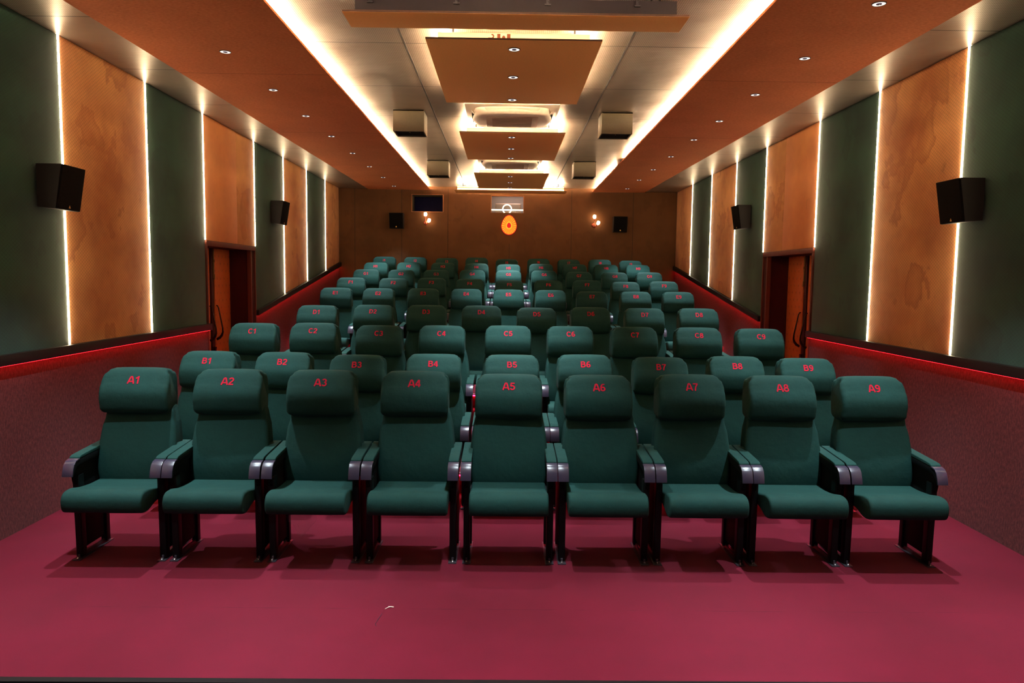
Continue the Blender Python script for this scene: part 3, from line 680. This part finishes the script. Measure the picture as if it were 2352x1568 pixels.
# ------------------------------------------------------------------ seats
def catmull(P, n=4):
    out = []; m = len(P)
    for i in range(m):
        p0, p1, p2, p3 = [Vector(P[(i + k) % m]) for k in (-1, 0, 1, 2)]
        for j in range(n):
            t = j / n
            out.append(0.5 * ((2 * p1) + (-p0 + p2) * t + (2 * p0 - 5 * p1 + 4 * p2 - p3) * t * t + (-p0 + 3 * p1 - 3 * p2 + p3) * t ** 3))
    return out
def loft(prof, hwf, r=0.022, crown=0.006, pucker=0.0015, nmid=10, nsub=4, seed=1):
    P = catmull(prof, nsub); n = len(P); rnd = random.Random(seed)
    nor = []
    area = sum(P[i].x * P[(i + 1) % n].y - P[(i + 1) % n].x * P[i].y for i in range(n))
    for i in range(n):
        d = (P[(i + 1) % n] - P[i - 1]).normalized(); q = Vector((d.y, -d.x))
        nor.append(q if area > 0 else -q)
    pk = [pucker * rnd.uniform(-1, 1.4) * (1 if i % 2 else -0.4) for i in range(n)]
    ss = []
    for k in range(5):                      # rounded end
        th = PI / 2 * k / 4; ss.append((r * (1 - math.sin(th)), r * (1 - math.cos(th)) * 0.85 if False else r * (1 - math.sin(PI / 2 - th))))
    # ss: (distance from the end, inset)
    ends = [(r * (1 - math.cos(a)), r * (1 - math.sin(a))) for a in [PI / 2 * k / 4 for k in range(5)]]
    rs = []
    def slice_(f, dist, inset, pf):
        ring = []
        for i, p in enumerate(P):
            hw = hwf(p.y); x = f * hw if dist is None else math.copysign(hw - dist, f)
            u = abs(x) / hw; ins = inset + crown * (u ** 4) + pk[i] * pf
            q = p - nor[i] * ins
            ring.append((x, q.x, q.y))
        return ring
    for (d, ins) in ends: rs.append(slice_(-1, d, ins, 1.0 if d < r * 0.8 else 0.6))
    for i in range(nmid + 1):
        f = -0.86 + 1.72 * i / nmid; rs.append(slice_(f, None, 0.0, 0.5 if abs(f) > 0.8 else 0.0))
    for (d, ins) in reversed(ends): rs.append(slice_(1, d, ins, 1.0 if d < r * 0.8 else 0.6))
    return G().rings(rs)
def lerpf(pts):
    def f(z):
        if z <= pts[0][0]: return pts[0][1]
        for (a, b), (c, d) in zip(pts, pts[1:]):
            if z <= c: t = (z - a) / (c - a); t = t * t * (3 - 2 * t); return b + (d - b) * t
        return pts[-1][1]
    return f
HEAD = [(0.004, 0.804), (-0.022, 0.814), (-0.040, 0.845), (-0.047, 0.890), (-0.044, 0.935), (-0.029, 0.972), (-0.009, 1.005), (0.013, 1.039), (0.038, 1.065), (0.075, 1.076), (0.118, 1.068), (0.140, 1.03), (0.142, 0.94), (0.136, 0.86), (0.110, 0.812), (0.05, 0.800)]
BACK = [(-0.045, 0.36), (-0.062, 0.43), (-0.060, 0.52), (-0.040, 0.62), (-0.016, 0.72), (0.000, 0.79), (0.012, 0.845), (0.045, 0.87), (0.105, 0.87), (0.122, 0.82), (0.110, 0.70), (0.088, 0.56), (0.062, 0.44), (0.035, 0.37), (-0.01, 0.345)]
CUSH = [(-0.432, 0.338), (-0.446, 0.365), (-0.447, 0.405), (-0.430, 0.438), (-0.395, 0.453), (-0.345, 0.452), (-0.29, 0.440), (-0.22, 0.430), (-0.12, 0.425), (-0.03, 0.425), (0.01, 0.41), (0.0, 0.372), (-0.10, 0.365), (-0.2, 0.355), (-0.285, 0.345), (-0.34, 0.328), (-0.39, 0.325)]
def headfront(z):          # y of the headrest's front face
    P = catmull(HEAD, 8); best = None
    for i in range(len(P) // 2 + 8):
        a, b = P[i], P[(i + 1) % len(P)]
        if (a.y - z) * (b.y - z) <= 0 and a.x < 0.06 and abs(b.y - a.y) > 1e-6:
            return a.x + (b.x - a.x) * (z - a.y) / (b.y - a.y)
    return 0.0
def el(cx, cy, rx, ry, a0, a1, n=12):
    return [(cx + rx * math.cos(math.radians(a0 + (a1 - a0) * i / n)), cy + ry * math.sin(math.radians(a0 + (a1 - a0) * i / n))) for i in range(n + 1)]
GL = {
 'A': (0.80, [[(0.06, 0.0), (0.32, 0.93)], [(0.48, 0.93), (0.74, 0.0)], [(0.30, 0.92), (0.50, 0.92)], [(0.16, 0.29), (0.64, 0.29)]]),
 'B': (0.76, [[(0.12, 0), (0.12, 1)], [(0.12, 0.915), (0.38, 0.915)] + el(0.38, 0.735, 0.20, 0.18, 90, -90, 8) + [(0.12, 0.555)], [(0.12, 0.54), (0.40, 0.54)] + el(0.40, 0.312, 0.23, 0.228, 90, -90, 10) + [(0.12, 0.084)]]),
 'C': (0.80, [el(0.42, 0.5, 0.31, 0.42, 42, 318, 20)]),
 'D': (0.80, [[(0.12, 0), (0.12, 1)], [(0.12, 0.915), (0.34, 0.915)] + el(0.34, 0.5, 0.31, 0.415, 90, -90, 14) + [(0.12, 0.085)]]),
 'E': (0.72, [[(0.12, 0), (0.12, 1)], [(0.12, 0.915), (0.66, 0.915)], [(0.12, 0.52), (0.62, 0.52)], [(0.12, 0.085), (0.68, 0.085)]]),
 'F': (0.68, [[(0.12, 0), (0.12, 1)], [(0.12, 0.915), (0.64, 0.915)], [(0.12, 0.50), (0.56, 0.50)]]),
 'G': (0.84, [el(0.42, 0.5, 0.32, 0.42, 42, 322, 20), [(0.70, 0.12), (0.70, 0.46)], [(0.46, 0.43), (0.775, 0.43)]]),
 'H': (0.78, [[(0.12, 0), (0.12, 1)], [(0.64, 0), (0.64, 1)], [(0.12, 0.53), (0.64, 0.53)]]),
 'I': (0.36, [[(0.17, 0), (0.17, 1)]]),
 '1': (0.62, [[(0.38, 0), (0.38, 1)], [(0.08, 0.70), (0.24, 0.78), (0.37, 0.93)]]),
 '2': (0.66, [el(0.33, 0.70, 0.22, 0.215, 170, -25, 12) + [(0.42, 0.46), (0.24, 0.30), (0.12, 0.12)], [(0.06, 0.085), (0.60, 0.085)]]),
 '3': (0.66, [el(0.32, 0.72, 0.20, 0.195, 155, -90, 12), el(0.32, 0.30, 0.23, 0.22, 90, -155, 12)]),
 '4': (0.68, [[(0.46, 0), (0.46, 0.98)], [(0.42, 0.96), (0.09, 0.33)], [(0.04, 0.28), (0.64, 0.28)]]),
 '5': (0.66, [[(0.58, 0.915), (0.20, 0.915), (0.14, 0.50)], el(0.33, 0.33, 0.23, 0.25, 140, -160, 14)]),
 '6': (0.66, [el(0.34, 0.31, 0.215, 0.225, 0, 360, 20), el(0.40, 0.47, 0.275, 0.44, 190, 62, 12)]),
 '7': (0.64, [[(0.05, 0.915), (0.60, 0.915)], [(0.54, 0.87), (0.38, 0.62), (0.29, 0.33), (0.26, 0.0)]]),
 '8': (0.66, [el(0.33, 0.735, 0.185, 0.18, 0, 360, 18), el(0.33, 0.295, 0.225, 0.215, 0, 360, 18)]),
 '9': (0.66, [el(0.32, 0.69, 0.215, 0.225, 0, 360, 20), el(0.26, 0.53, 0.275, 0.44, 10, -118, 12)])}
def digit_mesh(txt):
    H = 0.053; T = 0.17; gg = G(); total = sum(GL[c][0] for c in txt); x0 = -total * H / 2
    for ch in txt:
        wd, strokes = GL[ch]
        for st in strokes:
            pts = [Vector(p) for p in st]
            # subdivide long segments so that they follow the cushion
            fine = [pts[0]]
            for a, b in zip(pts, pts[1:]):
                k = max(1, int((b - a).length / 0.25))
                fine += [a + (b - a) * (j / k) for j in range(1, k + 1)]
            pts = fine; n = len(pts); L = []; closed = (pts[0] - pts[-1]).length < 1e-4
            for i, p in enumerate(pts):
                q0 = pts[i - 1] if i else (pts[-2] if closed else p); q1 = pts[i + 1] if i < n - 1 else (pts[1] if closed else p)
                d0 = (p - q0); d1 = (q1 - p)
                d0 = d0.normalized() if d0.length > 1e-6 else d1.normalized(); d1 = d1.normalized() if d1.length > 1e-6 else d0
                m = (d0 + d1).normalized(); nn = Vector((-m.y, m.x)); c = max(0.5, m.dot(d0))
                L.append((p + nn * T / 2 / c, p - nn * T / 2 / c))
            vs = []
            for (a, b) in L:
                for q in (a, b):
                    x = x0 + q.x * H; z = 0.990 + q.y * 0.042
                    vs.append((x, headfront(z) + crownoff(x) - 0.0018, z))
            gg.add(vs, [(2 * i, 2 * i + 1, 2 * i + 3, 2 * i + 2) for i in range(n - 1)])
        x0 += wd * H
    me = bpy.data.meshes.new('seat_number'); me.from_pydata(gg.v, [], gg.f); me.materials.append(MATS['digit'])
    return me
def crownoff(x): return 0.006 * (abs(x) / 0.2) ** 4
def make_seat():
    t = bpy.data.objects.new('cinema_seat', None); COL.objects.link(t); t.empty_display_size = 0.1
    ORG[t.name] = Vector((0, 0, 0))
    hd = build('headrest', loft(HEAD, lerpf([(0.80, 0.198), (0.82, 0.204), (1.015, 0.203), (1.045, 0.196), (1.066, 0.180), (1.08, 0.166)]), 0.019, 0.007, 0.0022, 10, 3, 3), 'seat', t, smooth=60)
    build('backrest', loft(BACK, lerpf([(0.36, 0.222), (0.50, 0.232), (0.62, 0.233), (0.72, 0.224), (0.80, 0.206), (0.87, 0.195)]), 0.022, 0.008, 0.0012, 10, 3, 5), 'seat', t, smooth=60)
    build('seat_cushion', loft(CUSH, lambda z: 0.222, 0.013, 0.002, 0.0008, 10, 3, 8), 'seat', t, smooth=60)
    sh = G().prism([(0.060, 0.36), (0.095, 0.56), (0.120, 0.72), (0.126, 0.83), (0.140, 0.83), (0.136, 0.70), (0.118, 0.55), (0.085, 0.34)], -0.18, 0.18, 'x')
    build('back_shell', sh, 'shell', t, 0.008)
    for s in (-1, 1):
        xa, xb = s * 0.2435, s * 0.278; xa, xb = min(xa, xb), max(xa, xb); x0 = s * 0.246 - 0.0305; x1 = s * 0.246 + 0.0305
        # plastic arm body with drooping nose
        arm = [(0.10, 0.612), (-0.255, 0.594), (-0.285, 0.588), (-0.305, 0.570), (-0.318, 0.540), (-0.326, 0.508), (-0.310, 0.506), (-0.292, 0.535), (-0.27, 0.553), (-0.22, 0.556), (0.10, 0.575)]
        ar = build('armrest', G().prism([(a, b - 0.0015 if b > 0.58 else b) for a, b in arm], x0 + 0.0015, x1 - 0.0015, 'x'), 'blackpanel', t, 0.0025)
        cap = [(-0.247, 0.5955), (-0.257, 0.5965), (-0.286, 0.590), (-0.307, 0.5715), (-0.320, 0.541), (-0.3285, 0.5065), (-0.322, 0.5055), (-0.312, 0.540), (-0.300, 0.566), (-0.283, 0.582), (-0.255, 0.588), (-0.247, 0.588)]
        build('arm_cap', G().prism(cap, x0, x1, 'x'), 'armcap', ar, 0.0015)
        pad = [(0.10, 0.634), (-0.20, 0.614), (-0.235, 0.610), (-0.250, 0.602), (-0.252, 0.594), (0.10, 0.610)]
        build('arm_pad', G().prism(pad, x0 + 0.001, x1 - 0.001, 'x'), 'seat', ar, 0.006, 3)
        # side panel under the arm
        sp = [(0.09, 0.576), (-0.25, 0.555), (-0.272, 0.53), (-0.262, 0.47), (-0.240, 0.40), (-0.225, 0.33), (-0.215, 0.055), (0.045, 0.055), (0.055, 0.33), (0.085, 0.42)]
        build('side_panel', G().prism(sp, s * 0.246 - 0.013, s * 0.246 + 0.013, 'x'), 'blackpanel', t, 0.003)
        for (ya, yb) in ((-0.243, -0.195), (0.020, 0.062)):
            lg = G().prism([(ya - 0.012 if ya < 0 else ya, 0.50 if ya < 0 else 0.42), (yb - 0.006, 0.50 if ya < 0 else 0.42), (yb, 0.012), (ya, 0.012)], s * 0.242 - 0.019, s * 0.242 + 0.019, 'x')
            build('leg', lg, 'blackmetal', t, 0.006, 3)
        fp = build('foot_plate', G().box(s * 0.242 - 0.024, s * 0.242 + 0.024, -0.275, 0.09, 0.0, 0.005).box(s * 0.242 - 0.006, s * 0.242 + 0.006, -0.25, 0.07, 0.005, 0.028), 'foot', t, 0.0015)
        bo = G()
        for yy in (-0.26, 0.082): bo.lathe([(0.009, 0.005), (0.009, 0.010), (0.005, 0.013), (0.004, 0.017), (0.0005, 0.0175)], (s * 0.242, yy, 0), 'z', 10)
        build('bolts', bo, 'bolt', fp, smooth=40)
        hb = G().box(s * 0.212, s * 0.229, -0.10, 0.0, 0.345, 0.40).box(s * 0.205, s * 0.228, -0.12, -0.06, 0.325, 0.35).lathe([(0.012, 0), (0.012, s * 0.02)], (s * 0.205, -0.05, 0.36), 'x', 12)
        build('hinge_bracket', hb, 'foot', t, 0.002)
    return t, hd
proto, phead = make_seat()
COLNAME = {9: ['leftmost', 'second', 'third', 'fourth', 'middle', 'sixth', 'seventh', 'eighth', 'rightmost'], 8: ['leftmost', 'second', 'third', 'fourth', 'fifth', 'sixth', 'seventh', 'rightmost']}
POS = {
 'A': [(-2.267, 1.02), (-1.711, 1.015), (-1.148, 1.016), (-0.585, 1.014), (-0.014, 0.999), (0.533, 0.999), (1.095, 1.011), (1.65, 1.009), (2.211, 1.012)],
 'B': [(-2.239, 1.021), (-1.685, 1.018), (-1.133, 1.001), (-0.569, 1.017), (0.014, 1.017), (0.56, 1.026), (1.121, 1.01), (1.688, 1.026), (2.222, 1.015)],
 'C': [(-2.243, 1.168), (-1.719, 1.178), (-1.145, 1.158), (-0.596, 1.164), (-0.012, 1.171), (0.538, 1.173), (1.101, 1.172), (1.666, 1.174), (2.212, 1.169)],
 'D': [(-1.966, 1.286), (-1.392, 1.3), (-0.848, 1.304), (-0.282, 1.306), (0.286, 1.288), (0.841, 1.301), (1.397, 1.297), (1.958, 1.303)],
 'E': [(-2.252, 1.441), (-1.697, 1.439), (-1.112, 1.446), (-0.549, 1.447), (0.004, 1.445), (0.557, 1.443), (1.099, 1.427), (1.676, 1.434), (2.237, 1.437)],
 'F': [(-2.251, 1.575), (-1.644, 1.573), (-1.098, 1.586), (-0.549, 1.574), (0.019, 1.562), (0.582, 1.569), (1.137, 1.576), (1.694, 1.557), (2.246, 1.573)],
 'G': [(-2.231, 1.703), (-1.681, 1.703), (-1.128, 1.707), (-0.56, 1.717), (0.01, 1.717), (0.572, 1.721), (1.122, 1.707), (1.689, 1.703), (2.233, 1.71)],
 'H': [(-2.246, 1.831), (-1.686, 1.842), (-1.104, 1.842), (-0.533, 1.838), (0.013, 1.826), (0.57, 1.844), (1.146, 1.847), (1.682, 1.847), (2.227, 1.846)],
 'I': [(-2.24, 1.957), (-1.679, 1.957), (-1.107, 1.945), (-0.565, 1.966), (-0.015, 1.937), (0.56, 1.956), (1.113, 1.947), (1.686, 1.954), (2.244, 1.937)]}
first = True
kids = list(proto.children)
gkids = {k.name: list(k.children) for k in kids}
for ri, (row, P) in enumerate(POS.items()):
    XS = [0.35 * ((c - (len(P) - 1) / 2) * 0.56 + 0.005) + 0.65 * p[0] for c, p in enumerate(P)]
    for _ in range(200):
        for c in range(len(XS) - 1):
            g_ap = XS[c + 1] - XS[c]
            if g_ap < 0.5565: XS[c] -= (0.5565 - g_ap) / 2; XS[c + 1] += (0.5565 - g_ap) / 2
    for ci, (x, zt) in enumerate(P):
        n = len(P); slot = (ci - (n - 1) / 2) * 0.56 + 0.005
        rnd = random.Random(ri * 31 + ci)
        if first: t, head = proto, phead
        else:
            t = proto.copy(); COL.objects.link(t)
            for k in kids:
                c = k.copy(); COL.objects.link(c); c.parent = t
                if k is phead: head = c
                for q in gkids[k.name]:
                    d = q.copy(); COL.objects.link(d); d.parent = c
        t.location = (XS[ci], ROW_Y[row], ROW_Z[row])
        lab = '%s%d' % (row, ci + 1)
        rowname = {'A': 'front row', 'I': 'back row'}.get(row, ORD[ri] + ' row')
        tag(t, 'green upholstered cinema seat with red number %s on its headrest, %s in the %s' % (lab, COLNAME[n][ci], rowname), 'seat', 'cinema seats in rows')
        head.location = (x - XS[ci], 0, (zt - ROW_Z[row] - 1.010) * 0.8)
        head.rotation_euler = (rnd.uniform(-0.02, 0.02) * 0.5, 0, rnd.uniform(-0.03, 0.03))
        tx = bpy.data.objects.new('seat_number', digit_mesh(lab)); COL.objects.link(tx); tx.parent = head
        first = False

# ------------------------------------------------------------------ litter
rnd = random.Random(4)
gg = G(); nx, nz = 14, 9
pts = []
for j in range(nz):
    for i in range(nx):
        u = i / (nx - 1); v = j / (nz - 1); wdt = 0.20 * (1 - 0.55 * v)
        pts.append((-1.19 + (u - 0.5) * wdt + 0.01 * math.sin(9 * v + 3 * u), 4.12 + 0.012 * math.sin(17 * u + 7 * v) + rnd.uniform(-0.004, 0.004), 0.335 - 0.155 * v + 0.018 * math.cos(6 * u) * v + rnd.uniform(-0.003, 0.003)))
gg.add(pts, [(j * nx + i, j * nx + i + 1, (j + 1) * nx + i + 1, (j + 1) * nx + i) for j in range(nz - 1) for i in range(nx - 1)])
tag(build('plastic_wrapping', gg, 'film', smooth=60), 'torn clear plastic wrapping hanging under the cushion of seat A3', 'plastic wrap')
gg = G().tube([(-0.612, 3.575, 0.003), (-0.60, 3.57, 0.006), (-0.585, 3.572, 0.003)], 0.0025, 5).tube([(-0.625, 3.55, 0.003), (-0.612, 3.565, 0.005), (-0.60, 3.575, 0.003)], 0.0016, 5)
tag(build('paper_scrap', gg, 'ac', smooth=40), 'tiny white paper shred lying on the red carpet in front of the seats', 'litter')
gg = G().tube([(-0.632, 3.50, 0.003), (-0.64, 3.44, 0.003), (-0.646, 3.39, 0.003), (-0.636, 3.37, 0.003)], 0.0011, 5)
tag(build('thread', gg, 'foot', smooth=40), 'thin grey thread on the red carpet beside the paper shred', 'litter')
